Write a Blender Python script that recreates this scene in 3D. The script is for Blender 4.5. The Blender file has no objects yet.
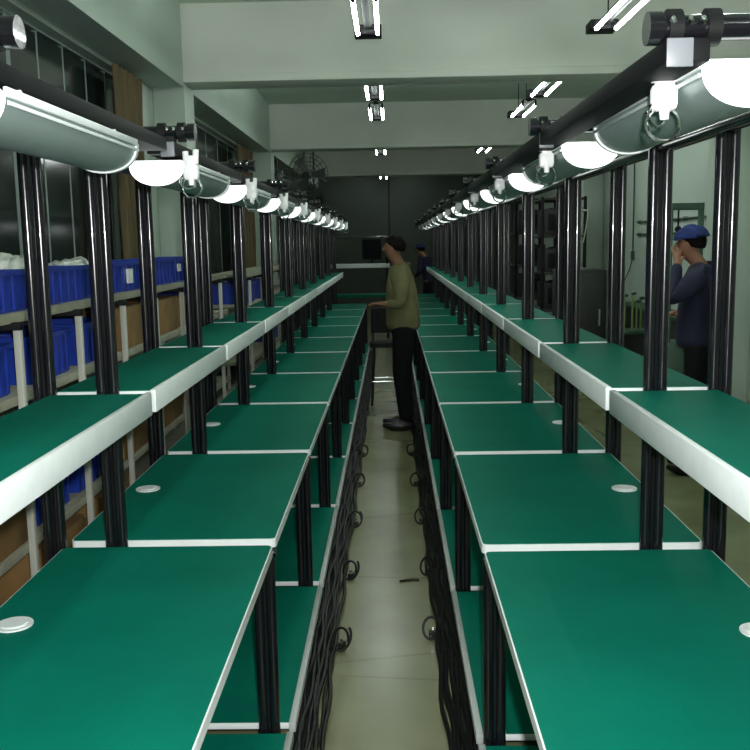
import bpy, bmesh, math, random
from mathutils import Vector, Matrix
random.seed(7)
C = bpy.context.scene.collection
PI = math.pi

# ------------------------------------------------------------------ materials
def mat(name, col, rough=.5, metal=0, coat=0, noise=0, scale=8, emis=0, bump=0, spec=.5, stretch=None):
    m = bpy.data.materials.new(name); m.use_nodes = True
    nt = m.node_tree; b = nt.nodes['Principled BSDF']
    b.inputs['Base Color'].default_value = (*col, 1)
    b.inputs['Roughness'].default_value = rough
    b.inputs['Metallic'].default_value = metal
    b.inputs['Coat Weight'].default_value = coat
    b.inputs['Specular IOR Level'].default_value = spec
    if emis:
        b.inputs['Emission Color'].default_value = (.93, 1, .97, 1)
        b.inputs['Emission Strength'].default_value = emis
    if noise or bump:
        tc = nt.nodes.new('ShaderNodeTexCoord'); n = nt.nodes.new('ShaderNodeTexNoise')
        mp = nt.nodes.new('ShaderNodeMapping')
        if stretch: mp.inputs['Scale'].default_value = stretch
        nt.links.new(tc.outputs['Object'], mp.inputs[0]); nt.links.new(mp.outputs[0], n.inputs['Vector'])
        n.inputs['Scale'].default_value = scale; n.inputs['Detail'].default_value = 6
        if noise:
            r = nt.nodes.new('ShaderNodeValToRGB')
            r.color_ramp.elements[0].position = .3; r.color_ramp.elements[1].position = .7
            r.color_ramp.elements[0].color = (*[c*(1-noise) for c in col], 1)
            r.color_ramp.elements[1].color = (*[min(1, c*(1+noise)) for c in col], 1)
            nt.links.new(n.outputs['Fac'], r.inputs[0]); nt.links.new(r.outputs[0], b.inputs['Base Color'])
        if bump:
            bp = nt.nodes.new('ShaderNodeBump'); bp.inputs['Strength'].default_value = bump
            nt.links.new(n.outputs['Fac'], bp.inputs['Height']); nt.links.new(bp.outputs[0], b.inputs['Normal'])
    return m
M = dict(
    green=mat('green_mat', (.002, .140, .092), .5, noise=.12, scale=3, spec=.03),
    white=mat('white_laminate', (.74, .79, .77), .35, noise=.04, scale=20),
    edge=mat('grey_edge_trim', (.42, .46, .44), .4),
    black=mat('black_pipe', (.005, .005, .007), .2, coat=.5),
    matte=mat('matte_black', (.005, .006, .006), .6, noise=.2, scale=30, spec=.2),
    grey=mat('grey_end_plate', (.17, .185, .20), .45),
    shade=mat('grey_lamp_shade', (.30, .375, .355), .42, metal=.3, noise=.06, scale=10),
    rim=mat('white_lamp_rim', (.72, .78, .76), .3),
    lit=mat('lamp_end_added_glow', (.9, .95, .93), .4, emis=1.6),  # emission added so the white end faces reach a flash-lit white
    tube=mat('fluorescent_tube', (.9, .95, .92), .4, emis=44),
    fitting=mat('white_plastic', (.9, .92, .9), .3, noise=.02),
    chrome=mat('chrome', (.7, .72, .72), .15, metal=1),
    cable=mat('black_cable', (.005, .006, .005), .45, spec=.3),
    crate=mat('blue_plastic', (.010, .038, .32), .4, noise=.15, scale=12),
    card=mat('brown_cardboard', (.20, .115, .035), .8, noise=.2, scale=9),
    bag=mat('cloudy_plastic_bag', (.42, .46, .40), .35, noise=.4, scale=14),
    wall=mat('green_grey_wall_paint', (.42, .50, .425), .6, noise=.06, scale=1.2),
    ceil=mat('ceiling_paint', (.55, .66, .555), .7, noise=.05, scale=1),
    beam=mat('beam_paint', (.72, .75, .68), .6, noise=.06, scale=1.5),
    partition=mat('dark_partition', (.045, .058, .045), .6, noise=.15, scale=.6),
    seam=mat('dark_seam', (.006, .006, .006), .6),
    glass=mat('night_window_glass', (.012, .020, .017), .12, noise=.5, scale=2),
    mullion=mat('pale_window_frame', (.17, .22, .20), .5),
    curtain=mat('brown_curtain', (.09, .066, .028), .85, noise=.25, scale=6, stretch=(1, 6, .4)),
    fan=mat('dark_fan', (.02, .03, .024), .5),
    shirt=mat('olive_shirt', (.135, .13, .055), .85, noise=.18, scale=9, bump=.2),
    navy=mat('navy_jacket', (.006, .007, .028), .85, noise=.2, scale=8, bump=.2),
    cap=mat('blue_cap', (.006, .020, .11), .85, noise=.3, scale=18),
    skin=mat('skin', (.24, .115, .065), .6),
    hair=mat('black_hair', (.006, .005, .005), .9, noise=.3, scale=40, spec=.1),
    trouser=mat('black_trousers', (.004, .004, .005), .9, noise=.2, scale=10, spec=.2),
    shoe=mat('dark_shoes', (.01, .01, .01), .4),
    machine=mat('dark_green_machine', (.022, .06, .035), .5, noise=.3, scale=5),
    darkbox=mat('dark_cabinet', (.02, .022, .02), .6, noise=.4, scale=3),
    pale=mat('pale_pipe', (.30, .33, .26), .5),
    yel=mat('yellow_green_tube', (.16, .24, .08), .5),
    rackwood=mat('pale_rack_board', (.30, .30, .22), .6, noise=.2, scale=6),
    rackpost=mat('pale_rack_post', (.48, .49, .42), .45),
    screen=mat('dark_screen', (.006, .008, .008), .6, spec=.1),
)
# floor with stains and hairline cracks
def floor_mat():
    m = bpy.data.materials.new('olive_epoxy_floor'); m.use_nodes = True
    nt = m.node_tree; b = nt.nodes['Principled BSDF']; N = nt.nodes.new; L = nt.links.new
    tc = N('ShaderNodeTexCoord'); n = N('ShaderNodeTexNoise'); n.inputs['Scale'].default_value = 2.2; n.inputs['Detail'].default_value = 8
    L(tc.outputs['Object'], n.inputs['Vector'])
    r = N('ShaderNodeValToRGB'); r.color_ramp.elements[0].position = .3; r.color_ramp.elements[1].position = .72
    r.color_ramp.elements[0].color = (.15, .162, .078, 1); r.color_ramp.elements[1].color = (.225, .236, .122, 1)
    L(n.outputs['Fac'], r.inputs[0])
    mp = N('ShaderNodeMapping'); mp.inputs['Scale'].default_value = (.25, 1, 1)
    L(tc.outputs['Object'], mp.inputs[0])
    v = N('ShaderNodeTexVoronoi'); v.feature = 'DISTANCE_TO_EDGE'; v.inputs['Scale'].default_value = .9
    L(mp.outputs[0], v.inputs['Vector'])
    r2 = N('ShaderNodeValToRGB'); r2.color_ramp.elements[0].color = (.75, .75, .75, 1); r2.color_ramp.elements[1].position = .008
    L(v.outputs['Distance'], r2.inputs[0])
    mx = N('ShaderNodeMixRGB'); mx.blend_type = 'MULTIPLY'; mx.inputs[0].default_value = 1
    L(r.outputs[0], mx.inputs[1]); L(r2.outputs[0], mx.inputs[2]); L(mx.outputs[0], b.inputs['Base Color'])
    b.inputs['Roughness'].default_value = .25; b.inputs['Coat Weight'].default_value = 0
    return m
M['floor'] = floor_mat()

# ------------------------------------------------------------------ mesh helpers
class MB:
    def __init__(s): s.bm = bmesh.new()
    def box(s, x0, x1, y0, y1, z0, z1, bev=0, rot=None, piv=None):
        r = bmesh.ops.create_cube(s.bm, size=1)
        vs = r['verts']
        bmesh.ops.scale(s.bm, vec=(abs(x1-x0), abs(y1-y0), abs(z1-z0)), verts=vs)
        bmesh.ops.translate(s.bm, vec=((x0+x1)/2, (y0+y1)/2, (z0+z1)/2), verts=vs)
        if bev:
            es = list({e for v in vs for e in v.link_edges})
            o = bmesh.ops.bevel(s.bm, geom=es, offset=bev, segments=2, affect='EDGES', profile=.5)
        return s
    def cyl(s, a, b, r, r2=None, seg=14, cap=True):
        a = Vector(a); b = Vector(b); d = b-a
        o = bmesh.ops.create_cone(s.bm, cap_ends=cap, segments=seg, radius1=r, radius2=r if r2 is None else r2, depth=d.length)
        q = Vector((0, 0, 1)).rotation_difference(d.normalized()).to_matrix().to_4x4()
        bmesh.ops.transform(s.bm, matrix=Matrix.Translation((a+b)/2) @ q, verts=o['verts'])
        return s
    def tube(s, pts, r, seg=8, closed=False):
        pts = [Vector(p) for p in pts]; n = len(pts); rings = []
        up = None
        for i in range(n):
            if closed: t = pts[(i+1) % n]-pts[i-1]
            else: t = pts[min(i+1, n-1)]-pts[max(i-1, 0)]
            t.normalize()
            if up is None:
                up = Vector((0, 0, 1)) if abs(t.z) < .9 else Vector((1, 0, 0))
            sd = t.cross(up).normalized(); up = sd.cross(t).normalized()
            rings.append([s.bm.verts.new(pts[i]+(sd*math.cos(2*PI*k/seg)+up*math.sin(2*PI*k/seg))*r) for k in range(seg)])
        for i in range(n if closed else n-1):
            A = rings[i]; B = rings[(i+1) % n]
            for k in range(seg): s.bm.faces.new((A[k], A[(k+1) % seg], B[(k+1) % seg], B[k]))
        if not closed:
            s.bm.faces.new(rings[0][::-1]); s.bm.faces.new(rings[-1])
        return s
    def prism(s, prof, y0, y1):      # profile in xz, extruded along y
        a = [s.bm.verts.new((x, y0, z)) for x, z in prof]; b = [s.bm.verts.new((x, y1, z)) for x, z in prof]
        n = len(prof)
        for i in range(n): s.bm.faces.new((a[i], a[(i+1) % n], b[(i+1) % n], b[i]))
        s.bm.faces.new(a[::-1]); s.bm.faces.new(b)
        return s
    def plate(s, prof, z0, z1):      # profile in xy, extruded along z
        a = [s.bm.verts.new((x, y, z0)) for x, y in prof]; b = [s.bm.verts.new((x, y, z1)) for x, y in prof]
        n = len(prof)
        for i in range(n): s.bm.faces.new((a[i], a[(i+1) % n], b[(i+1) % n], b[i]))
        s.bm.faces.new(a[::-1]); s.bm.faces.new(b)
        return s
    def ball(s, c, r, sc=(1, 1, 1), sub=2):
        o = bmesh.ops.create_icosphere(s.bm, subdivisions=sub, radius=r)
        bmesh.ops.scale(s.bm, vec=sc, verts=o['verts']); bmesh.ops.translate(s.bm, vec=c, verts=o['verts'])
        return s
    def build(s, name, m, parent=None, loc=(0, 0, 0), smooth=True):
        bmesh.ops.recalc_face_normals(s.bm, faces=s.bm.faces)
        me = bpy.data.meshes.new(name); s.bm.to_mesh(me); s.bm.free()
        me.materials.append(M[m])
        if smooth:
            for p in me.polygons: p.use_smooth = True
            try: me.set_sharp_from_angle(angle=math.radians(35))
            except Exception: pass
        o = bpy.data.objects.new(name, me); C.objects.link(o); o.location = loc
        if parent: o.parent = parent
        return o
def rrect(x0, x1, y0, y1, r, seg=5):
    if x0 > x1: x0, x1 = x1, x0
    p = []
    for cx, cy, a0 in ((x1-r, y0+r, -PI/2), (x1-r, y1-r, 0), (x0+r, y1-r, PI/2), (x0+r, y0+r, PI)):
        for i in range(seg+1):
            a = a0+PI/2*i/seg; p.append((cx+r*math.cos(a), cy+r*math.sin(a)))
    return p
def thing(name, label, cat, loc=(0, 0, 0), rz=0, group=None):
    o = bpy.data.objects.new(name, None); C.objects.link(o); o.empty_display_size = .1
    o.location = loc; o.rotation_euler = (0, 0, rz); return tag(o, label, cat, group)
def tag(o, label, cat, group=None):
    o['label'] = label; o['category'] = cat
    if group: o['group'] = group
    return o
def struct(o): o['kind'] = 'structure'; return o
def copy_tree(o, parent=None):
    c = o.copy(); C.objects.link(c); c.parent = parent
    for ch in list(o.children): copy_tree(ch, c)
    return c
ORD = ['nearest', 'second', 'third', 'fourth', 'fifth', 'sixth', 'seventh', 'eighth', 'ninth', 'tenth', 'eleventh', 'twelfth']
def nth(i): return ORD[i]

# ------------------------------------------------------------------ the setting
LW, RW = -2.12, 3.3          # inner wall planes
YB, YF = -3.0, 24.0          # back and far wall
ZC, ZB = 3.78, 3.10          # ceiling, underside of cross beams
struct(MB().box(LW-.3, RW+.3, YB, YF+.3, -.2, 0).build('floor', 'floor'))
struct(MB().box(LW-.3, RW+.3, YB, YF+.3, ZC, ZC+.2).build('ceiling', 'ceil'))
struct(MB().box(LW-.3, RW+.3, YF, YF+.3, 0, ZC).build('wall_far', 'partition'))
struct(MB().box(LW-.3, RW+.3, YB-.2, YB, 0, ZC).build('wall_back', 'wall'))
struct(MB().box(RW, RW+.3, YB, YF, 0, ZC).build('wall_right', 'wall'))
# left wall with window openings
SILL, WT = 1.0, 3.03
wins = [(.6, 7.86), (9.05, 14.05), (15.1, 19.9), (21.0, 23.6)]
mb = MB().box(LW-.3, LW, YB, YF, 0, SILL).box(LW-.3, LW, YB, YF, WT, ZC)
yy = YB
for a, b in wins: mb.box(LW-.3, LW, yy, a, SILL, WT); yy = b
mb.box(LW-.3, LW, yy, YF, SILL, WT)
struct(mb.build('wall_left', 'wall'))
for i, (a, b) in enumerate(wins):
    fr = MB().box(LW-.12, LW-.08, a, b, SILL, SILL+.06).box(LW-.12, LW-.08, a, b, WT-.02, WT)
    y = 5.52 - .465*10 if i == 0 else a+.02
    cuts = []
    while y < b-.05:
        if y > a: cuts.append(y)
        y += .465*(2 if i == 0 and y < 5 else 1) if i == 0 else .75
    for c in cuts: fr.box(LW-.115, LW-.088, c-(.030 if i == 0 and abs(c-5.52) < .1 else .013), c+(.030 if i == 0 and abs(c-5.52) < .1 else .013), SILL, WT)
    f = struct(fr.build('window_%d' % (i+1), 'mullion'))
    MB().box(LW-.10, LW-.09, a, b, SILL+.05, WT-.04).build('glass_pane', 'glass', f)
# pillars, cross beams, side beams
beams = [8.5, 14.5, 20.4]
for i, y in enumerate(beams):
    struct(MB().box(LW, -1.83, y, y+.4, 0, ZB, .01).build('trim_%d' % (i+1), 'wall'))
    b = MB().box(LW, RW, y, y+.35, ZB+.06, ZC).box(LW, RW, y-.03, y+.38, ZB, ZB+.07, .006)
    struct(b.build('trim_%d' % (i+4), 'beam'))
    struct(MB().box(3.0, RW, y, y+.4, 0, ZB, .01).build('trim_%d' % (i+7), 'wall'))
yy = YB
for i, y in enumerate(beams+[YF]):
    struct(MB().box(LW, -1.83, yy, y-.03, ZB-.04, ZC).build('trim_%d' % (i+10), 'wall')); yy = y+.38
struct(MB().box(-.055, .0, YF-.03, YF, 0, ZC).build('trim_14', 'seam'))
struct(MB().box(RW-.02, RW, YB, YF, 0, .12).build('baseboard_right', 'darkbox'))
struct(MB().box(LW, LW+.02, YB, YF, 0, .12).build('baseboard_left', 'darkbox'))

# curtains
def curtain(y0, y1, label, grp=None, amp=.022):
    n = 60; bm = bmesh.new(); cols = []
    for i in range(n+1):
        t = i/n; y = y0+(y1-y0)*t
        x = LW+.06+amp*math.sin(t*2*PI*6)+.008*math.sin(t*23)
        col = []
        for j in range(9):
            z = SILL-.1+(WT-.02-SILL+.1)*j/8
            col.append((x+.006*math.sin(j*1.3+i*.3), y+.015*math.sin(j*.8), z))
        cols.append(col)
    g = []
    for dx in (0, .006):
        g.append([[bm.verts.new((p[0]+dx, p[1], p[2])) for p in c] for c in cols])
    for s_ in (0, 1):
        for i in range(n):
            for j in range(8): bm.faces.new((g[s_][i][j], g[s_][i+1][j], g[s_][i+1][j+1], g[s_][i][j+1]))
    for i in range(n):
        for j in (0, 8): bm.faces.new((g[0][i][j], g[0][i+1][j], g[1][i+1][j], g[1][i][j]))
    for j in range(8):
        for i in (0, n): bm.faces.new((g[0][i][j], g[0][i][j+1], g[1][i][j+1], g[1][i][j]))
    m = MB(); m.bm.free(); m.bm = bm
    return tag(m.build('curtain', 'curtain'), label, 'curtain', 'window curtains')
curtain(7.1, 7.84, 'brown pleated curtain gathered beside the first wall pillar', amp=.03)
curtain(12.75, 14.0, 'brown curtain at the far end of the second window, before second pillar', amp=.03)
curtain(4.15, 4.55, 'narrow dark brown curtain bunched between panes of the nearest window')

# ------------------------------------------------------------------ ceiling lights
def make_fixture():
    t = thing('ceiling_light', '', 'ceiling light', group='twin tube ceiling lights')
    MB().box(-.028, .028, 0, 1.25, .02, .07, .004).box(-.105, .105, 1.05, 1.25, -.01, .06, .004).build('housing_and_shadow_box', 'matte', t)  # spine, plus a black end box standing in for the shadow beyond the tubes
    for x in (-.075, .075):
        tb = MB().cyl((x, .04, -.020), (x, 1.0, -.020), .015, seg=10).build('tube', 'tube', t)
    for y in (.02, 1.02):
        for x in (-.075, .075): MB().box(x-.012, x+.012, y-.012, y+.012, -.034, .030, .003).build('lamp_holder', 'matte', t)
        MB().box(-.080, .080, y-.008, y+.008, .030, .045, .002).build('cross_arm', 'matte', t)
    MB().cyl((0, .25, .07), (0, .25, .53), .006, seg=6).cyl((0, .95, .07), (0, .95, .53), .006, seg=6).build('hanger', 'matte', t)
    return t
fx = None
rows = [(-.15, 'centre', 3.25), (1.66, 'right-hand', 3.25)]
used = {}
for cx, nm, z in rows:
    j = 0
    for y in (-1.6, 1.2, 4.4, 6.3, 9.5, 11.2, 15.9, 22.2):
        zz = z
        if y == 22.2 and nm != 'centre': continue
        o = make_fixture() if fx is None else copy_tree(fx)
        if fx is None: fx = o
        o.location = (cx, y, zz)
        seen = {6.3: 'in front of the first ceiling beam', 9.5: 'just behind the first ceiling beam', 11.2: 'farther of two between first and second beams',
                15.9: 'just behind the second ceiling beam', 22.2: 'far off behind the third ceiling beam'}.get(y)
        if seen is None:
            seen = {-1.6: 'behind the camera, at the rear', 1.2: 'overhead above the camera', 4.4: 'overhead above the second workbenches'}[y]
        o['label'] = 'lit twin tube light, %s row, %s' % (nm, seen)

# ------------------------------------------------------------------ workbenches
PITCH, TL = 1.24, 1.178
SIDE = {
 'left':  dict(s=-1, y0=2.74-PITCH, n=10, ti=-.37, to=-1.01, bi=-.33, bo=-.95, si=-.718, so=-1.02, fp=-.855, rp=-1.045, lg=-.405, lz=0.0,
               li=-.63, lo=-.80, be=-.645, bw=-.73, dz=-.022, gz=-.022, te=.035, tz=.010, fy=.13),
 'right': dict(s=1, y0=2.66-PITCH, n=12, ti=.26, to=.92, bi=.245, bo=.87, si=.62, so=.925, fp=.755, rp=.94, lg=.295, lz=0,
               li=.51, lo=.68, be=.435, bw=.505, dz=0.0, gz=-.026, te=0, tz=0, fy=.27)}
TZ, SZ, BZ = .75, 1.220, .14
def make_bench(side, P):
    s = P['s']; xc = (P['ti']+P['to'])/2
    t = thing('workbench', '', 'workbench', (xc, P['y0'], 0), group='%s row of workbenches' % side)
    f = lambda x: x-xc
    ti, to, bi, bo, si, so, fp, rp, lg = [f(P[k]) for k in ('ti', 'to', 'bi', 'bo', 'si', 'so', 'fp', 'rp', 'lg')]
    top = MB().plate(rrect(ti, to, 0, TL, .018), TZ-.030, TZ-.002).build('tabletop', 'white', t)
    MB().plate(rrect(ti-s*-.004, to-s*.004, .004, TL-.004, .016), TZ-.003, TZ).build('green_mat', 'green', top)
    g = MB().cyl((to-s*.085, .60, TZ-.001), (to-s*.085, .60, TZ+.004), .045, seg=28)
    g.cyl((to-s*.085, .60, TZ+.004), (to-s*.085, .60, TZ+.007), .034, .030, seg=28).build('cable_grommet', 'white', top)
    sh = MB().box(min(si, so), max(si, so), 0, TL, SZ-.022, SZ-.002, .002).build('upper_shelf', 'white', t)
    MB().box(min(si+s*.018, so-s*.003), max(si+s*.018, so-s*.003), .004, TL-.004, SZ-.003, SZ).build('green_mat', 'green', sh)
    MB().box(min(si-s*.002, si+s*.016), max(si-s*.002, si+s*.016), -.012, TL+.004, SZ-.066, SZ+.004, .004).build('front_fascia', 'white', sh)
    bs = MB().box(min(bi, bo), max(bi, bo), 0, TL, BZ-.022, BZ-.002, .002).build('bottom_shelf', 'white', t)
    MB().box(min(bi+s*.016, bo), max(bi+s*.016, bo), .004, TL-.004, BZ-.003, BZ).build('green_mat', 'green', bs)
    MB().box(min(bi-s*.004, bi+s*.018), max(bi-s*.004, bi+s*.018), -.006, TL+.004, BZ-.03, BZ+.003, .003).build('edge_rail', 'edge', bs)
    py = -.031; r = .0165
    def pair(x, z0, z1, nm, m='black'):
        r, h = .0158, .0185; a0 = .42
        pf = []
        for c, st in ((h, -PI), (-h, 0)):
            for i in range(19):
                a = st+a0+(2*PI-2*a0)*i/18
                pf.append((x+c+r*math.cos(a), py+r*math.sin(a)))
        p = MB().plate(pf, z0+.012, z1).build(nm, m, t)
        MB().plate(rrect(x-.038, x+.038, py-.0185, py+.0185, .012), 0, .0125).build('foot_cap', 'matte', p)
    pair(fp, 0, 1.93+P['dz'], 'post'); pair(rp, 0, 1.98+P['dz'], 'post'); pair(lg, 0, TZ-.035, 'leg')
    # pipe frame under the boards
    fr = MB()
    for x in (ti+s*.05, to-s*.03): fr.cyl((x, -.03, TZ-.048), (x, TL+.005, TZ-.048), .014)
    fr.cyl((min(ti, to)+.02, py+.034, TZ-.048), (max(ti, to)-.0, py+.034, TZ-.048), .014)
    fr.build('table_frame', 'black', t)
    fr = MB()
    for x in (si+s*.035, so-s*.03): fr.cyl((x, -.03, SZ-.038), (x, TL+.005, SZ-.038), .014)
    fr.cyl((si+s*.02, py+.034, SZ-.038), (so-s*.0, py+.034, SZ-.038), .013)
    fr.build('shelf_frame', 'black', t)
    fr = MB()
    for x in (bi+s*.06, bo-s*.03): fr.cyl((x, -.03, BZ-.037), (x, TL+.005, BZ-.037), .014)
    fr.cyl((bi+s*.03, py, BZ-.037), (bo, py, BZ-.037), .014)
    fr.build('bottom_frame', 'black', t)
    MB().box(min(bi+s*.0, bi+s*.06), max(bi+s*.0, bi+s*.06), py-.016, py+.016, 0, .018, .003).build('foot_pad', 'edge', t)
    return t
TOFF = .13
def make_gantry(side, P):
    s = P['s']; dz = P['gz']; tz = P['tz']; xc = (P['be']+P['bw'])/2
    t = thing('overhead_frame', '', 'overhead frame', (xc, P['y0']+TOFF, 1.93+dz), group='black frames above the %s row' % side)
    f = lambda x: x-xc
    be, bw, fp, rp = [f(P[k]) for k in ('be', 'bw', 'fp', 'rp')]
    Z = lambda z: z-1.93
    MB().cyl((fp, -.048, Z(1.925)), (fp, PITCH-.052, Z(1.925)), .015).build('rail', 'black', t)
    MB().cyl((rp, -.048, Z(1.975)), (rp, PITCH-.052, Z(1.975)), .015).build('rail', 'black', t)
    b0 = be; be -= s*P['te']
    ct = MB().cyl((be-s*.005, -.028, Z(2.003)+tz), (rp+s*.03, -.028, Z(2.003)+tz), .020, seg=18).build('cross_tube', 'black', t)
    for x in (be+s*.015, be+s*.075): MB().cyl((x-.011, -.028, Z(2.003)+tz), (x+.011, -.028, Z(2.003)+tz), .029, seg=18).build('clamp', 'matte', ct)
    for x in (be+s*.008, be+s*.035, be+s*.055): MB().ball((x, -.056, Z(2.010)+tz), .0065, sub=1).build('screw', 'chrome', ct)
    MB().cyl((be-s*.026, -.028, Z(2.003)+tz), (be-s*.004, -.028, Z(2.003)+tz), .026, .026, seg=20).build('tube_cap', 'black', ct)
    be = b0
    if tz: MB().box(min(be, be+s*.05), max(be, be+s*.05), -.045, -.010, Z(1.984), Z(1.992)+tz, .002).build('tube_bracket', 'matte', t)
    bm_ = MB().box(min(be, bw), max(be, bw), -.048, PITCH-.053, Z(1.948), Z(1.985), .004).build('top_beam', 'matte', t)
    MB().box(min(be, be+s*.042), max(be, be+s*.042), -.053, -.048, Z(1.940), Z(1.984), .002).build('end_plate', 'grey', bm_)
    return t
def make_lamp(side, P):
    s = P['s']; w = .17; xc = (P['li']+P['lo'])/2; dz = P['dz']
    t = thing('trough_lamp', '', 'lamp', (xc, P['y0']+TOFF, 1.934+dz), group='trough lamps over the %s row' % side)
    def prof(k, top=0.0):
        n = 18; p = []
        for i in range(n+1):
            a = PI*i/n; p.append((w/2*k*math.cos(a)*(1), -.008-.068*k*math.sin(a)**.85))
        p += [(-w/2*k+.008, top), (w/2*k-.008, top)]
        return p
    MB().prism(prof(.96), .012, .80).build('shade', 'shade', t)
    e = MB().prism(prof(1.0), 0, .012).build('end_cap', 'lit', t)  # white end face with added glow, imitating flash light on it
    MB().prism(prof(1.02, .002), .80, .815).build('end_cap', 'rim', t)
    r = MB()
    xi = -s*(w/2)
    r.box(xi-.004, xi+.004, .012, .80, -.012, .004, .002).box(xi-.001-s*.003, xi+.003-s*.003, .012, .80, -.026, -.019, .001)
    r.box(-xi-.004, -xi+.004, .012, .80, -.012, .004, .002)
    r.build('rim_strip', 'rim', t)
    h = MB()
    for y in (.12, .68): h.box(-.05, .05, y-.02, y+.02, -.002, .006).cyl((-s*.07, y, 0.0), (-s*.055, y, .03), .006)
    h.box(-.02, .02, .9, .94, -.002, .03, .003)
    h.build('hanger', 'rim', t)
    return t
def make_fitting(side, P):
    s = P['s']; dz = P['dz']
    t = thing('hanging_hook', '', 'hook', (P['li']-s*.022, P['y0']+.33, 1.922+dz), group='white hooks on the %s lamp row' % side)
    b = MB().box(-.019, .019, -.012, .012, -.040, -.002, .009).box(-.013, .013, -.010, .010, -.012, .020, .005)
    b.cyl((.011, 0, .0), (.013, 0, .034), .0075).cyl((-.011, 0, .0), (-.013, 0, .030), .0075).cyl((0, -.004, -.034), (0, -.004, -.052), .008, .006)
    b.build('hook_body', 'fitting', t)
    ring = [(.024*math.cos(a), .004*math.sin(a), -.058+.024*math.sin(a)) for a in [2*PI*i/20 for i in range(20)]]
    MB().tube(ring, .0028, 6, True).build('ring', 'chrome', t)
    ring = [(.016*math.cos(a)-.01, .012*math.cos(a), -.045+.016*math.sin(a)) for a in [2*PI*i/16 for i in range(16)]]
    MB().tube(ring, .0028, 6, True).build('ring', 'chrome', t)
    t.scale = (1.25, 1.25, 1.25)
    return t
def make_loop(side, P):
    s = P['s']
    t = thing('cable_loop', '', 'cable', (P['bi']-s*.100, 3.7, 0), group='cable loops along the %s edge of the aisle' % side)
    pts = []
    for i in range(28):
        a = 2*PI*i/27*1.15
        pts.append((.036*math.cos(a), .05*math.sin(a)*.6+.0015*i, .047+.040*math.sin(a)))
    MB().tube(pts, .0055, 8).build('cord', 'cable', t)
    MB().box(-.012, .012, .01, .05, 0, .03, .004).build('plug', 'cable', t)
    MB().cyl((-.004, .004, .012), (-.004, .012, .012), .006).cyl((.006, .004, .05), (.006, .010, .05), .005).build('pin', 'chrome', t)
    return t
ROWNAME = dict(left='left', right='right')
for side, P in SIDE.items():
    proto = {}
    n = P['n']
    for k in range(n):
        y = P['y0']+PITCH*k
        for key, fn in (('bench', make_bench), ('gantry', make_gantry), ('lamp', make_lamp), ('fit', make_fitting)):
            if key == 'fit' and side == 'left' and k == 0: continue
            o = fn(side, P) if key not in proto else copy_tree(proto[key])
            if key not in proto: proto[key] = o
            l = o.location.copy(); l.y = (P['y0']+PITCH*k)+{'fit': P['fy'], 'bench': 0, 'lamp': TOFF, 'gantry': TOFF}[key]
            o.location = l
            who = nth(k) if k else 'nearest'
            last = k == n-1
            if key in ('lamp', 'gantry') and side == 'left' and k == 0: o.location.y -= .09
            if key == 'bench':
                o['label'] = 'black pipe workbench with green top, %s %s' % ('farthest' if last else who, 'in the %s row' % side if (k == 0 or last) else 'from the front of the %s row' % side)
            elif key == 'lamp':
                o['label'] = 'grey trough lamp with white end over the %s workbench of the %s row' % ('farthest' if last else who, side)
            elif key == 'gantry':
                o['label'] = 'black overhead beam and cross tube above the %s workbench of the %s row' % ('farthest' if last else who, side)
            else:
                o['label'] = 'white hook with chrome rings on the %s lamp of the %s row' % ('farthest' if last else who, side)
    # closing frame at the far end belongs to the farthest bench: its own posts
    last = [o for o in C.objects if o.get('category') == 'workbench' and ('%s row' % side) in o['label'] and 'farthest' in o['label']][0]
    for ch in list(last.children):
        if ch.name.split('.')[0] in ('post', 'leg'):
            c = copy_tree(ch, last); c.location.y += PITCH
    # loops of cable by the aisle
    ys = [3.55, 4.35, 5.2, 6.1, 7.0] if side == 'left' else [3.65, 4.40, 5.25, 6.1, 7.0]
    where = ['nearest', 'second', 'third', 'fourth', 'fifth']
    lp = None
    for k, y in enumerate(ys):
        o = make_loop(side, P) if lp is None else copy_tree(lp)
        lp = lp or o
        o.location.y = y; o.location.x += random.uniform(-.008, .008); o.rotation_euler.z = random.uniform(-.4, .4)
        o['label'] = 'black looped cord with plug on the %s edge of the aisle, %s%s' % (side, where[k], '' if k == 0 else ' from the front')
    xa, xb = sorted((P['bi']+P['s']*.02, P['bi']-P['s']*.045))
    tag(MB().box(xa, xb, 2.0, P['y0']+n*PITCH, 0, .026, .006).build('cable_trunking', 'matte'),
        'low black cable trunking on the floor along the %s row' % side, 'trunking')
    # bundle of cords lying along the row
    b = MB()
    L = n*PITCH
    for q in range(8):
        pts = []; ph = random.uniform(0, 6)
        for i in range(int(L/.08)):
            yv = 2.3+i*.08
            if yv > P['y0']+L: break
            pts.append((P['bi']-P['s']*(-.012+.013*q)+.006*math.sin(yv*5.1+ph)+.006*math.sin(yv*13+ph*2), yv,
                        .012+(.024 if q < 5 else .010*(q % 2))+.007*(1+math.sin(yv*7+ph*3))))
        b.tube(pts, .0075+.001*(q % 3), 7)
    tag(b.build('cable_bundle', 'cable'), 'tangled bundle of black cords on the floor along the %s row' % side, 'cable')
tag(MB().tube([(.02, 0, .006), (.05, .012, .006), (.085, .02, .006), (.115, .016, .007)], .006, 6).build('cord_scrap', 'cable', loc=(.0, 4.32, 0)),
    'short black scrap lying alone on the aisle floor', 'scrap')

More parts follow.
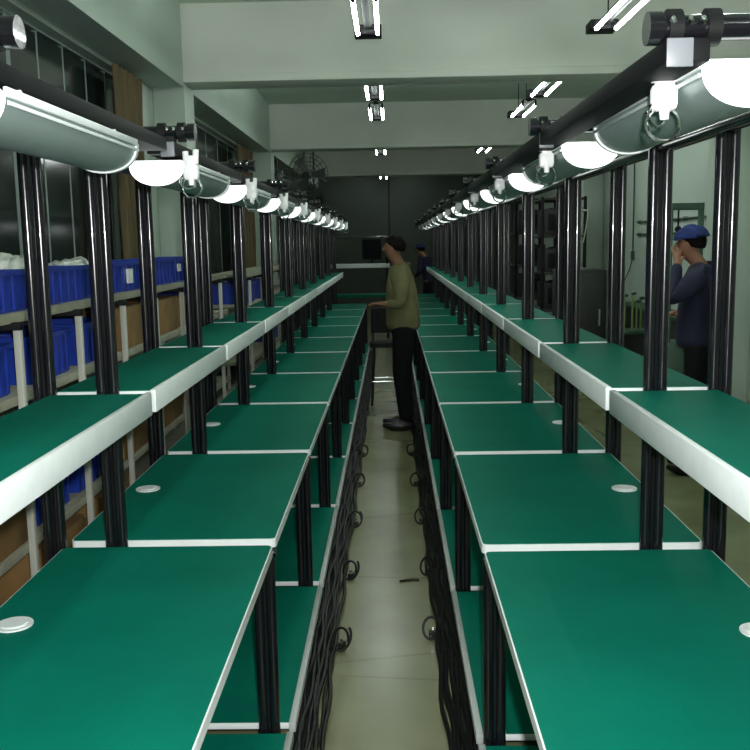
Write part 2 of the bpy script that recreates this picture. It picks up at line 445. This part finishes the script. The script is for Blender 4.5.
# ------------------------------------------------------------------ left storage racks and what is on them
def make_rack(x0, x1, y0, y1, ys, label, levels=(.10, .50, 1.07, 1.37)):
    t = thing('storage_rack', label, 'rack', (x1, y0, 0), group='pale storage racks by the windows')
    X = lambda x: x-x1; Y = lambda y: y-y0
    for z in levels:
        sh = MB().box(X(x0), X(x1), 0, Y(y1), z-.028, z, .002).build('shelf', 'rackwood', t)
        MB().box(X(x1), X(x1)+.012, 0, Y(y1), z-.034, z+.004, .002).build('edge_strip', 'rackwood', sh)
    for y in ys:
        MB().box(X(x1)+.014, X(x1)+.042, Y(y)-.014, Y(y)+.014, 0, levels[-1]-.05, .003).build('post', 'rackpost', t)
        MB().box(X(x0)-.0, X(x0)+.03, Y(y)-.014, Y(y)+.014, 0, levels[-1]-.03, .003).build('post', 'rackpost', t)
        MB().box(X(x0), X(x1)+.045, Y(y)-.02, Y(y)+.02, levels[-1]-.06, levels[-1]-.03, .003).build('bracket', 'matte', t)
    return t
make_rack(-1.89, -1.455, 1.7, 8.1, [2.08, 2.77, 3.47, 4.16, 4.86, 5.54, 6.24, 6.93, 7.67], 'long pale storage rack beside the nearest window, full of blue crates', (.10, .50, 1.09, 1.405))
make_rack(-1.80, -1.42, 9.0, 13.6, [9.05, 9.9, 10.8, 11.7, 12.6, 13.5], 'farther pale storage rack behind the first pillar on the left')
def make_crate(w, l, h):
    t = thing('storage_crate', '', 'crate')
    b = bmesh.new()
    def ring(k, z, ins=0): return [b.verts.new((sx*(w/2*k-ins), sy*(l/2*k-ins), z)) for sx, sy in ((-1, -1), (1, -1), (1, 1), (-1, 1))]
    A = ring(.93, 0); B = ring(1, h); Cc = ring(1, h, .012); D = ring(.93, .01, .012)
    for P_, Q in ((A, B), (B, Cc), (Cc, D)):
        for i in range(4): b.faces.new((P_[i], P_[(i+1) % 4], Q[(i+1) % 4], Q[i]))
    b.faces.new(A[::-1]); b.faces.new(D)
    m = MB(); m.bm.free(); m.bm = b
    m.box(-w/2-.01, w/2+.01, -l/2-.01, -l/2+.004, h-.02, h).box(-w/2-.01, w/2+.01, l/2-.004, l/2+.01, h-.02, h)
    m.box(-w/2-.01, -w/2+.004, -l/2, l/2, h-.02, h).box(w/2-.004, w/2+.01, -l/2, l/2, h-.02, h)
    for i in range(6):
        y = -l/2*.8+i*l*.8/5
        m.box(w/2*.965, w/2*.965+.010, y-.005, y+.005, .01, h-.02)
    m.build('crate_body', 'crate', t, smooth=False)
    return t
crates = {}
def crate(x, y, z, w, l, h, label, grp):
    key = (w, l, h)
    if key in crates: o = copy_tree(crates[key])
    else: o = crates[key] = make_crate(w, l, h)
    if y < 8: x -= .093; y *= 1.066; z = {1.37: 1.405, 1.07: 1.09}.get(z, z)
    o.location = (x, y, z); o['label'] = label; o['group'] = grp
    return o
g1 = 'blue crates on top of the long rack'
top = [((2.20+.625*q)/1.066, '') for q in range(9)]
tl = ['blue crate on the rack top well outside the left edge', 'blue crate on the rack top just outside the left edge',
      'leftmost blue crate in view on the long rack top, bags heaped in it', 'second blue crate on the rack top from the left edge, filled with cloudy bags',
      'third blue crate on the rack top, holding a flat bag', 'fourth blue crate on the rack top, with a pale card on its side',
      'fifth blue crate on the rack top, between the carded and stickered crates', 'sixth blue crate on the rack top, with a small pale sticker',
      'last blue crate at the far end of the long rack top']
for (y, _), lb in zip(top, tl):
    crate(-1.57, y, 1.37, .36, .60, .165, lb, g1)
def crumple(x, y, z, label, sc=(.15, .22, .09), n=6):
    m = MB()
    for i in range(n):
        m.ball((random.uniform(-.6, .6)*sc[0], random.uniform(-.7, .7)*sc[1], sc[2]*random.uniform(.2, .8)), 1,
               (sc[0]*.5, sc[1]*.42, sc[2]*random.uniform(.5, .9)), 2)
    x -= .093; y *= 1.066; z += .025
    for v in m.bm.verts: v.co += Vector((random.uniform(-1, 1), random.uniform(-1, 1), random.uniform(-1, 1)))*.010
    return tag(m.build('plastic_bag', 'bag', loc=(x, y, z), smooth=False), label, 'bag', 'cloudy bags heaped in the crates')
for i, (y, lb) in enumerate([(2.825/1.066, 'cloudy plastic bags in the crate just outside the left edge'), (3.45/1.066, 'cloudy plastic bags heaped in the leftmost crate in view'),
                             (4.075/1.066, 'cloudy plastic bags bulging from the second crate on the rack top'), (4.70/1.066, 'flat cloudy bag in the third crate on the rack top')]):
    crumple(-1.565, y, 1.505, lb, (.12, .2, .05 if i == 3 else .085))
tag(MB().box(0, .014, 0, .09, 0, .08).build('paper_tag', 'fitting', loc=(-1.486, 5.16, 1.45)), 'pale paper card on the side of a blue crate', 'paper')
tag(MB().box(0, .014, 0, .06, 0, .05).build('paper_tag', 'fitting', loc=(-1.485, 6.40, 1.48)), 'small pale sticker on the sixth blue crate of the rack top', 'paper')
g2 = 'blue crates on the lower levels of the long rack'
crate(-1.57, 3.10, 1.07, .36, .44, .20, 'blue crate on the rack middle level, leftmost behind the first pale post', g2)
crate(-1.57, 3.72, 1.07, .36, .44, .20, 'blue crate on the rack middle level behind the second pale post', g2)
crate(-1.57, 4.30, 1.07, .36, .44, .20, 'blue crate on the rack middle level beside the cardboard boxes', g2)
crate(-1.57, 6.75, 1.07, .36, .44, .20, 'blue crate on the rack middle level, near its far end', g2)
crate(-1.57, 3.62, .50, .36, .44, .20, 'blue crate seen beneath the upper shelf, low on the rack', g2)
crate(-1.57, 4.15, .50, .36, .44, .20, 'blue crate low on the rack, farther of the two there', g2)
g3 = 'blue crates on the farther rack'
for i, y in enumerate((9.4, 10.3, 11.2)):
    crate(-1.61, y, 1.07 if i < 2 else .5, .36, .56, .20, ['blue crate on the farther rack, nearest its white end', 'blue crate on the farther rack, second from its end', 'blue crate low on the farther rack'][i], g3)
def carton(x, y, z, w, l, h, label):
    x -= .093; y *= 1.066; z = {1.07: 1.09}.get(z, z)
    t = thing('cardboard_box', label, 'box', (x, y, z), group='brown cardboard boxes on the racks')
    MB().box(-w/2, w/2, -l/2, l/2, 0, h, .004).build('carton', 'card', t)
    MB().box(-w/2, -.004, -l/2, l/2, h+.001, h+.004).box(.004, w/2, -l/2, l/2, h+.001, h+.004).build('flap', 'card', t)
    return t
carton(-1.57, 4.86, 1.07, .38, .5, .23, 'brown cardboard box on the rack middle level behind the third pale post')
carton(-1.57, 5.62, 1.07, .38, .62, .22, 'wide brown cardboard box on the rack middle level under the pillar crates')
carton(-1.57, 6.22, 1.07, .38, .4, .20, 'brown cardboard box on the rack middle level, farthest along')
carton(-1.55, 2.62, .50, .36, .48, .34, 'brown cardboard box low on the rack, at the left edge')
carton(-1.55, 3.15, .50, .36, .42, .36, 'brown cardboard box low on the rack behind the first pale post')
carton(-1.55, 4.80, .50, .36, .5, .33, 'brown cardboard box low on the rack beside the blue crates')
carton(-1.55, 5.6, .50, .36, .6, .36, 'large brown cardboard box low on the rack, second from the far end')
carton(-1.55, 6.5, .50, .36, .6, .33, 'brown cardboard box low on the rack, at the far end')
carton(-1.55, 3.7, .10, .36, .5, .30, 'brown cardboard box on the lowest rack level, the nearer')
carton(-1.55, 4.5, .10, .36, .5, .28, 'brown cardboard box on the lowest rack level, the farther')

# wall fans at the far left
def wall_fan(x, y, z, r, rz, label):
    t = thing('wall_fan', label, 'fan', (x, y, z), rz, 'dark fans high on the left')
    cg = MB()
    for q in range(5):
        rr = r*(.2+.2*q); cg.tube([(rr*math.cos(a), -.06+.03*q*.6, rr*math.sin(a)) for a in [2*PI*i/28 for i in range(28)]], .006, 5, True)
    for i in range(18):
        a = 2*PI*i/18; cg.tube([(r*.1*math.cos(a), -.07, r*.1*math.sin(a)), (r*.7*math.cos(a), -.04, r*.7*math.sin(a)), (r*math.cos(a), .02, r*math.sin(a)), (r*.6*math.cos(a), .10, r*.6*math.sin(a))], .004, 5)
    cg.build('cage', 'fan', t)
    bl = MB()
    for i in range(3):
        a = 2*PI*i/3
        c, s_ = math.cos(a), math.sin(a)
        v = [bl.bm.verts.new(p) for p in [(c*.04-s_*.03, -.02, s_*.04+c*.03), (c*r*.85-s_*.12, -.01, s_*r*.85+c*.12), (c*r*.88+s_*.10, .03, s_*r*.88-c*.10), (c*.04+s_*.03, .02, s_*.04-c*.03)]]
        w = [bl.bm.verts.new(q.co+Vector((0, .006, 0))) for q in v]
        bl.bm.faces.new(v); bl.bm.faces.new(w[::-1])
        for k in range(4): bl.bm.faces.new((v[k], w[k], w[(k+1) % 4], v[(k+1) % 4]))
    bl.ball((0, -.01, 0), .05, (1, .6, 1)).build('blades', 'fan', t)
    MB().cyl((0, .03, 0), (0, .20, 0), .07).build('motor', 'fan', t)
    MB().tube([(0, .15, 0), (0, .22, .05), (0, .25, .25), (0, .25, ZC-z)], .018, 8).build('bracket', 'fan', t)
    return t
wall_fan(-1.42, 16.4, 2.86, .36, .35, 'large dark caged fan hanging high at the far left, the right one')
wall_fan(-1.72, 15.6, 2.60, .30, .8, 'dark caged fan tilted beside the second pillar, the left one')
wall_fan(-1.55, 18.3, 2.50, .30, -.2, 'dark caged fan lower down at the far left, behind the others')

# ------------------------------------------------------------------ bench across the far end
t = thing('end_bench', 'black frame with a white shelf across the far end of the aisle', 'workbench', (-.55, 16.2, 0))
for x in (-.5, .48):
    for y in (0, .5): MB().cyl((x, y, 0), (x, y, 1.75), .02).build('post', 'black', t)
MB().box(-.55, .53, -.02, .3, 1.22, 1.29, .004).build('shelf', 'white', t)
MB().box(-.55, .53, -.02, .52, .71, .75, .004).build('tabletop', 'green', t)
MB().cyl((-.5, 0, 1.75), (.48, 0, 1.75), .02).build('top_rail', 'black', t)
t = thing('hanging_monitor', 'dark monitor above the white shelf, behind the standing man', 'monitor', (-.33, 16.25, 1.30))
MB().box(-.17, .17, 0, .05, .06, .42, .01).build('case', 'matte', t)
MB().box(-.15, .15, -.004, .001, .09, .40).build('screen', 'screen', t)
MB().cyl((0, .03, 0), (0, .03, .1), .02).cyl((0, .04, 0), (0, .04, .012), .09).build('stand', 'matte', t)

# ------------------------------------------------------------------ right-hand side behind the row
def shelf_unit(x0, x1, y0, y1, h, label, lv=5):
    t = thing('equipment_rack', label, 'rack', (x0, y0, 0), group='dark equipment racks by the right wall')
    w, l = x1-x0, y1-y0
    for x in (0, w):
        for y in (0, l): MB().box(x-.02, x+.02, y-.02, y+.02, 0, h, .003).build('post', 'matte', t)
    for i in range(lv): MB().box(0, w, 0, l, .12+(h-.15)*i/(lv-1)-.015, .12+(h-.15)*i/(lv-1)+.015, .003).build('shelf', 'darkbox', t)
    return t
shelf_unit(2.15, 2.75, 13.2, 14.2, 2.25, 'tall dark equipment rack behind the right row, the nearer')
shelf_unit(2.1, 2.75, 15.6, 17.2, 2.35, 'tall dark equipment rack far behind the right row')
def dark_case(x, y, z, w, l, h, label):
    t = thing('instrument_case', label, 'case', (x, y, z), group='dark instrument cases on the racks')
    MB().box(-w/2, w/2, -l/2, l/2, 0, h, .012).build('case', 'darkbox', t)
    MB().box(-w/2*.8, w/2*.8, -l/2-.006, -l/2+.001, h*.2, h*.8, .002).build('front_panel', 'matte', t)
    MB().box(-w/4, w/4, -.01, .01, h, h+.02, .004).build('handle', 'matte', t)
rk = [(13.7, .12, 2.25), (16.4, .12, 2.35)]
nm = ['the lowest', 'second from the bottom', 'third from the bottom', 'on the fourth level']
for (yy_, z0, h) in rk:
    for i in range(4):
        z = z0+(h-.15)*i/4+.0155
        dark_case(2.44, yy_, z, .46, .7, .34+.04*(i % 2), 'dark instrument case on the %s rack behind the right row, %s' % ('nearer' if yy_ < 15 else 'farther', nm[i]))
t = thing('waste_cabinet', 'dark waist-high cabinet standing behind the right row before the racks', 'cabinet', (2.35, 11.6, 0))
MB().box(-.28, .28, -.3, .3, .05, 1.28, .01).build('body', 'darkbox', t)
d = MB().box(-.26, .26, -.318, -.301, .1, 1.22, .004).build('door', 'darkbox', t)
MB().box(.18, .20, -.335, -.318, .6, .8, .003).build('handle', 'pale', d)
for x in (-.22, .22):
    for y in (-.24, .24): MB().cyl((x, y, 0), (x, y, .05), .02).build('foot', 'matte', t)
t = thing('coiled_hose', 'pale hoses looped over a stand above the dark cabinet', 'hose', (2.35, 11.6, 1.281))
MB().cyl((0, 0, 0), (0, 0, .72), .012).cyl((0, 0, 0), (0, 0, .015), .1).cyl((-.16, 0, .72), (.1, 0, .72), .012).build('stand', 'pale', t)
for k in range(2):
    pts = [(-.10+.1*k+(.03+.02*k)*math.sin(q*1.1), -.02-.012*k, .735-.6*math.sin(PI*q/14)) for q in range(15)]
    pts = [(-.12+.16*q/14+.06*k, -.022-.02*k, .745-(.55-.12*k)*math.sin(PI*q/14)) for q in range(15)]
    MB().tube(pts, .008, 6).build('hose', 'pale', t)
# green tube stand
t = thing('tube_stand', 'low green stand of upright yellow-green tubes by the right wall', 'stand', (2.62, 10.1, 0))
MB().box(-.22, .22, -.16, .16, .62, .66, .004).box(-.22, .22, -.16, .16, .06, .09, .004).build('shelf', 'machine', t)
for x in (-.2, .2):
    for y in (-.14, .14): MB().box(x-.015, x+.015, y-.015, y+.015, 0, .62).build('leg', 'machine', t)
for i in range(7):
    x = -.18+.06*i; y = -.05+.05*(i % 3); h = .30+.12*((i*5) % 4)/4
    p = MB().cyl((x, y, .66), (x, y, .66+h), .011, seg=8).build('tube', 'yel', t)
    MB().ball((x+.01, y, .67+h), .028, (1.2, 1, .7), 2).build('knob', 'machine', p)
# machine frame behind person in blue
t = thing('machine_frame', 'dark green upright frame behind the person in the blue cap', 'machine', (2.52, 8.0, 0))
for x in (-.13, .13): MB().box(x-.022, x+.022, -.02, .02, 0, 1.92, .004).build('upright', 'machine', t)
MB().box(-.21, .152, -.025, .025, 1.88, 1.94, .004).build('crossbar', 'machine', t)
MB().box(-.16, .16, -.15, .25, .03, .75, .01).build('base_cabinet', 'machine', t)
MB().cyl((-.06, 0, 1.88), (-.06, 0, 1.74), .008).ball((-.06, 0, 1.72), .03).build('hanging_tool', 'matte', t)
# wall pipes and conduit, right wall
for z, lb in ((1.86, 'upper thin horizontal pipe on the right wall'), (1.70, 'lower thin horizontal pipe on the right wall')):
    m = MB().cyl((RW-.03, 8.95, z), (RW-.03, 12.4, z), .012)
    for y in (9.1, 10.4, 11.6, 12.3): m.box(RW-.045, RW, y-.01, y+.01, z-.02, z+.02)
    tag(m.build('wall_pipe', 'machine'), lb, 'pipe', 'thin pipes on the right wall')
t = thing('wall_switch', 'small switch with a thin conduit running up the right wall', 'switch', (RW, 12.65, 1.42))
MB().box(-.03, 0, -.05, .05, -.06, .06, .005).build('box', 'machine', t)
MB().cyl((-.015, 0, .06), (-.015, 0, 1.66), .009).build('conduit', 'machine', t)
MB().tube([(-.02, 0, -.06), (-.03, .1, -.2), (-.03, .5, -.45), (-.03, .8, -.6)], .007, 6).build('cord', 'machine', t)
# low counter by the right wall
t = thing('wall_counter', 'dark low counter along the right wall behind the person in blue', 'counter', (2.95, 8.95, 0))
MB().box(-.0, .33, 0, 3.3, .78, .82, .004).build('counter_top', 'machine', t)
MB().box(.02, .33, .02, 3.28, .05, .775, .004).build('body', 'darkbox', t)
MB().box(.05, .32, .1, 3.2, 0, .06).build('plinth', 'matte', t)

# ------------------------------------------------------------------ people
def skin(name, nodes, edges, m, parent, sub=2):
    me = bpy.data.meshes.new(name); keys = list(nodes)
    me.from_pydata([nodes[k][0] for k in keys], [(keys.index(a), keys.index(b)) for a, b in edges], [])
    o = bpy.data.objects.new(name, me); C.objects.link(o)
    o.modifiers.new('s', 'SKIN').use_smooth_shade = True
    lay = me.skin_vertices[0] if me.skin_vertices else None
    if lay is None:
        bpy.context.view_layer.objects.active = o
    for i, k in enumerate(keys):
        r = nodes[k][1]; lay.data[i].radius = r if isinstance(r, tuple) else (r, r)
        lay.data[i].use_root = (i == 0)
    sb = o.modifiers.new('u', 'SUBSURF'); sb.levels = sub; sb.render_levels = sub
    dg = bpy.context.evaluated_depsgraph_get()
    nm_ = bpy.data.meshes.new_from_object(o.evaluated_get(dg))
    nm_.name = name; nm_.materials.clear(); nm_.materials.append(M[m])
    for p in nm_.polygons: p.use_smooth = True
    o.modifiers.clear(); o.data = nm_; bpy.data.meshes.remove(me)
    o.parent = parent
    return o
def person(label, loc, rz, arms, lean=.0, top='shirt', cap=None, H=1.70, tilt=.0, bulk=.0):
    """faces local +x; arms: {'l': (elbow, wrist, handdir), 'r': ...} with y>0 = left"""
    t = thing('person', label, 'person', loc, rz)
    k = H/1.70
    def sp(z):   # forward lean grows above the hip
        return lean*max(0, z-.95)/.6
    def P(x, y, z): return Vector(((x+sp(z))*k, y*k, z*k))
    hx = .03+tilt
    N = {'pel': (P(0, 0, .94), .085*k), 'sp': (P(-.005, 0, 1.10), .10*k), 'ch': (P(-.01, 0, 1.27), .11*k), 'nb': (P(0, 0, 1.41), .07*k),
         'nk': (P(.004, 0, 1.475), .050*k), 'jaw': (P(hx+.020, 0, 1.535), .066*k), 'hd': (P(hx+.0, 0, 1.60), .094*k), 'ht': (P(hx-.012, 0, 1.66), .072*k)}
    E = [('pel', 'sp'), ('sp', 'ch'), ('ch', 'nb'), ('nb', 'nk'), ('nk', 'jaw'), ('jaw', 'hd'), ('hd', 'ht')]
    for q, sgn in (('l', 1), ('r', -1)):
        N['hip'+q] = (P(0, .085*sgn, .86), .075*k); N['kn'+q] = (P(.02, .095*sgn, .48), .055*k)
        N['cf'+q] = (P(.0, .095*sgn, .33), .050*k); N['an'+q] = (P(-.02, .10*sgn, .10), .036*k)
        N['ft'+q] = (P(.05, .105*sgn, .045), .035*k); N['to'+q] = (P(.15, .115*sgn, .030), .026*k)
        E += [('pel', 'hip'+q), ('hip'+q, 'kn'+q), ('kn'+q, 'cf'+q), ('cf'+q, 'an'+q), ('an'+q, 'ft'+q), ('ft'+q, 'to'+q)]
        el, wr, hd = arms[q]
        shp = P(-.01, .165*sgn, 1.385)
        N['sh'+q] = (shp, .060*k); el = Vector(el)*k; wr = Vector(wr)*k
        N['el'+q] = (el, .042*k); N['fa'+q] = (el.lerp(wr, .4), .038*k); N['wr'+q] = (wr, .026*k)
        dn = Vector(hd).normalized(); sidev = Vector((0, 0, 1)).cross(dn)
        if sidev.length < .1: sidev = Vector((0, 1, 0))
        sidev.normalize(); nor = dn.cross(sidev)
        pm = wr+dn*.055*k; N['pm'+q] = (pm, (.030*k, .020*k))
        E += [('ch', 'sh'+q), ('sh'+q, 'el'+q), ('el'+q, 'fa'+q), ('fa'+q, 'wr'+q), ('wr'+q, 'pm'+q)]
        for fi, (off, ln) in enumerate(((-.030, .070), (-.011, .080), (.010, .075), (.029, .060))):
            a = pm+sidev*off*k*.9+dn*.030*k; b = a+dn*ln*.5*k-nor*.008*k; c = b+(dn*.75-nor*.65)*ln*.5*k
            for nm_, pt, r in (('a', a, .0095), ('b', b, .0085), ('c', c, .007)): N['f%s%d%s' % (nm_, fi, q)] = (pt, r*k)
            E += [('pm'+q, 'fa%d%s' % (fi, q)), ('fa%d%s' % (fi, q), 'fb%d%s' % (fi, q)), ('fb%d%s' % (fi, q), 'fc%d%s' % (fi, q))]
        a = wr+dn*.03*k-sidev*.028*k*sgn; b = a+(dn*.6-sidev*.5*sgn-nor*.3)*.045*k
        N['t1'+q] = (a, .011*k); N['t2'+q] = (b, .009*k); E += [('wr'+q, 't1'+q), ('t1'+q, 't2'+q)]
    body = skin('body', N, E, 'skin', t, 2)
    hc = P(hx, 0, 1.60)
    # face: nose, ears, brow, lips, eyes joined into one face piece under the body
    MB().tube([hc+Vector((.060, 0, .024))*k, hc+Vector((.084, 0, .0))*k, hc+Vector((.092, 0, -.016))*k, hc+Vector((.070, 0, -.026))*k], .010*k, 8).build('nose', 'skin', t)
    for s_ in (-1, 1): MB().ball(hc+Vector((-.005, .074*s_, -.004))*k, .026*k, (.75, .3, 1.15), 2).build('ear', 'skin', t)
    MB().ball(hc+Vector((.066, 0, -.048))*k, .018*k, (.5, 1.35, .35), 2).build('mouth', 'skin', t)
    for s_ in (-1, 1): MB().ball(hc+Vector((.069, .028*s_, .015))*k, .008*k, (.7, 1.3, .7), 1).build('eye', 'hair', t)
    # hair
    hm = MB(); o = bmesh.ops.create_icosphere(hm.bm, subdivisions=4, radius=.093*k)
    bmesh.ops.scale(hm.bm, vec=(1.0, .92, 1.0), verts=o['verts'])
    bmesh.ops.delete(hm.bm, geom=[v for v in hm.bm.verts if v.co.z < (-.050+max(0, v.co.x+.01)*.85)*k], context='VERTS')
    for v in hm.bm.verts: v.co += v.normal*random.uniform(-.002, .005)
    bmesh.ops.translate(hm.bm, vec=hc+Vector((-.012, 0, .012))*k, verts=hm.bm.verts)
    ho = hm.build('hair', 'hair', t); sd = ho.modifiers.new('s', 'SOLIDIFY'); sd.thickness = .012; sd.offset = -1
    if cap:
        cm = MB(); o = bmesh.ops.create_icosphere(cm.bm, subdivisions=4, radius=.108*k)
        bmesh.ops.scale(cm.bm, vec=(1.08, .98, 1.0), verts=o['verts'])
        bmesh.ops.delete(cm.bm, geom=[v for v in cm.bm.verts if v.co.z < .012-.12*v.co.x], context='VERTS')
        for v in cm.bm.verts: v.co += v.normal*.006*math.sin(v.co.y*90+v.co.x*60)
        bmesh.ops.translate(cm.bm, vec=hc+Vector((-.012, 0, .018))*k, verts=cm.bm.verts)
        co = cm.build('cap', cap, t); sd = co.modifiers.new('s', 'SOLIDIFY'); sd.thickness = .008
        pk = MB(); prof = [(.075, -.07), (.12, -.06), (.155, -.03), (.165, 0), (.155, .03), (.12, .06), (.075, .07)]
        pk.plate([(x*k, y*k) for x, y in prof], 0, .007)
        pk.build('cap_peak', cap, t, loc=hc+Vector((-.005, 0, .022))*k)
    # clothing
    g = lambda q, d: (N[q][0], (N[q][1] if not isinstance(N[q][1], tuple) else N[q][1][0])+d*k)
    S = {'ch': g('ch', .034+bulk), 'sp': g('sp', .045+bulk), 'pel': (P(0, 0, .95), (.145+bulk)*k), 'hem': (P(0, 0, .86), (.150+bulk)*k), 'nb': g('nb', .012), 'col': (N['nb'][0].lerp(N['nk'][0], .45), .056*k)}
    SE = [('ch', 'sp'), ('sp', 'pel'), ('pel', 'hem'), ('ch', 'nb'), ('nb', 'col')]
    for q in 'lr':
        S['sh'+q] = g('sh'+q, .030+bulk*.5); S['el'+q] = g('el'+q, .018); S['fa'+q] = g('fa'+q, .015); S['wr'+q] = g('wr'+q, .012)
        SE += [('ch', 'sh'+q), ('sh'+q, 'el'+q), ('el'+q, 'fa'+q), ('fa'+q, 'wr'+q)]
    skin('shirt' if top == 'shirt' else 'jacket', S, SE, top, t, 2)
    T = {'pel': g('pel', .03)}
    TE = []
    for q in 'lr':
        T['hip'+q] = g('hip'+q, .032); T['kn'+q] = g('kn'+q, .034); T['cf'+q] = g('cf'+q, .032)
        T['an'+q] = (N['an'+q][0]+Vector((0, 0, -.035*k)), .066*k)
        TE += [('pel', 'hip'+q), ('hip'+q, 'kn'+q), ('kn'+q, 'cf'+q), ('cf'+q, 'an'+q)]
    skin('trousers', T, TE, 'trouser', t, 2)
    for q, sgn in (('l', 1), ('r', -1)):
        sm = MB(); sm.ball((.055*k, .108*sgn*k, .050*k), 1, (.145*k, .050*k, .045*k), 3)
        for v in sm.bm.verts:
            if v.co.z < .012: v.co.z = 0.001
            if v.co.x > .08*k: v.co.z = min(v.co.z, .07*k)
        sm.build('shoe', 'shoe', t)
    return t
person('man in olive long-sleeved shirt and black trousers standing in the aisle', (.10, 8.1, 0), PI,
       {'l': ((.02, .22, 1.12), (.15, .17, 1.12), (1, -.2, .1)), 'r': ((.03, -.22, 1.10), (.14, -.13, 1.10), (1, .3, .15))}, lean=.035, H=1.71, tilt=.005, bulk=.02)
person('person in navy jacket and blue cap, hand raised to face, behind right row', (2.14, 6.4, 0), PI-.3,
       {'l': ((.20, .24, 1.22), (.16, .10, 1.47), (.1, -.5, .9)), 'r': ((.02, -.25, 1.14), (.14, -.06, 1.12), (1, .6, -.1))}, lean=.02, top='navy', cap='cap', H=1.71, tilt=.03, bulk=.03)
person('small distant person in dark clothes beyond the end of the right row', (.78, 18.6, 0), PI*.8,
       {'l': ((.10, .24, 1.12), (.28, .14, 1.02), (1, 0, 0)), 'r': ((.10, -.24, 1.12), (.28, -.14, 1.02), (1, 0, 0))}, lean=.16, top='navy', cap='cap', H=1.60, tilt=.04)

t = thing('work_stool', 'black stool in the aisle just beyond the standing man', 'stool', (-.06, 9.4, 0))
MB().plate(rrect(-.17, .17, -.16, .16, .05), .60, .645).build('seat', 'matte', t)
MB().plate(rrect(-.16, .16, .15, .18, .012), .72, .98).build('backrest', 'matte', t)
for x in (-.14, .14):
    MB().cyl((x, .165, .61), (x, .165, .74), .010).build('back_support', 'black', t)
    for y in (-.13, .13): MB().cyl((x*1.1, y*1.1, 0), (x*.9, y*.9, .60), .013).build('leg', 'black', t)
MB().tube([(-.145, -.14, .25), (.145, -.14, .25), (.145, .14, .25), (-.145, .14, .25)], .008, 6, True).build('foot_ring', 'chrome', t)

# ------------------------------------------------------------------ light
w = bpy.data.worlds.new('World'); bpy.context.scene.world = w; w.use_nodes = True
w.node_tree.nodes['Background'].inputs[0].default_value = (.02, .03, .03, 1)
w.node_tree.nodes['Background'].inputs[1].default_value = .1
fl = bpy.data.lights.new('camera_flash', 'SPOT'); fl.energy = 300; fl.shadow_soft_size = .02; fl.spot_size = math.radians(110); fl.spot_blend = .6
fo = bpy.data.objects.new('camera_flash', fl); C.objects.link(fo)

# ------------------------------------------------------------------ camera
cam = bpy.data.cameras.new('camera'); co = bpy.data.objects.new('camera', cam); C.objects.link(co)
cam.sensor_width = 36; cam.lens = 919/750*36; cam.clip_start = .02
pitch = math.atan(132/919); yaw = math.atan(18/929); roll = .018
co.matrix_world = Matrix.Translation((0, 0, 1.65)) @ Matrix.Rotation(yaw, 4, 'Z') @ Matrix.Rotation(PI/2-pitch, 4, 'X') @ Matrix.Rotation(-roll, 4, 'Z')
bpy.context.scene.camera = co
fo.matrix_world = Matrix.Translation((.05, .0, 1.73)) @ Matrix.Rotation(yaw, 4, 'Z') @ Matrix.Rotation(PI/2-pitch, 4, 'X')
sc = bpy.context.scene
sc.view_settings.view_transform = 'Standard'; sc.view_settings.look = 'None'; sc.view_settings.gamma = 1
sc.view_settings.exposure = 0.0
sc.view_settings.use_curve_mapping = False
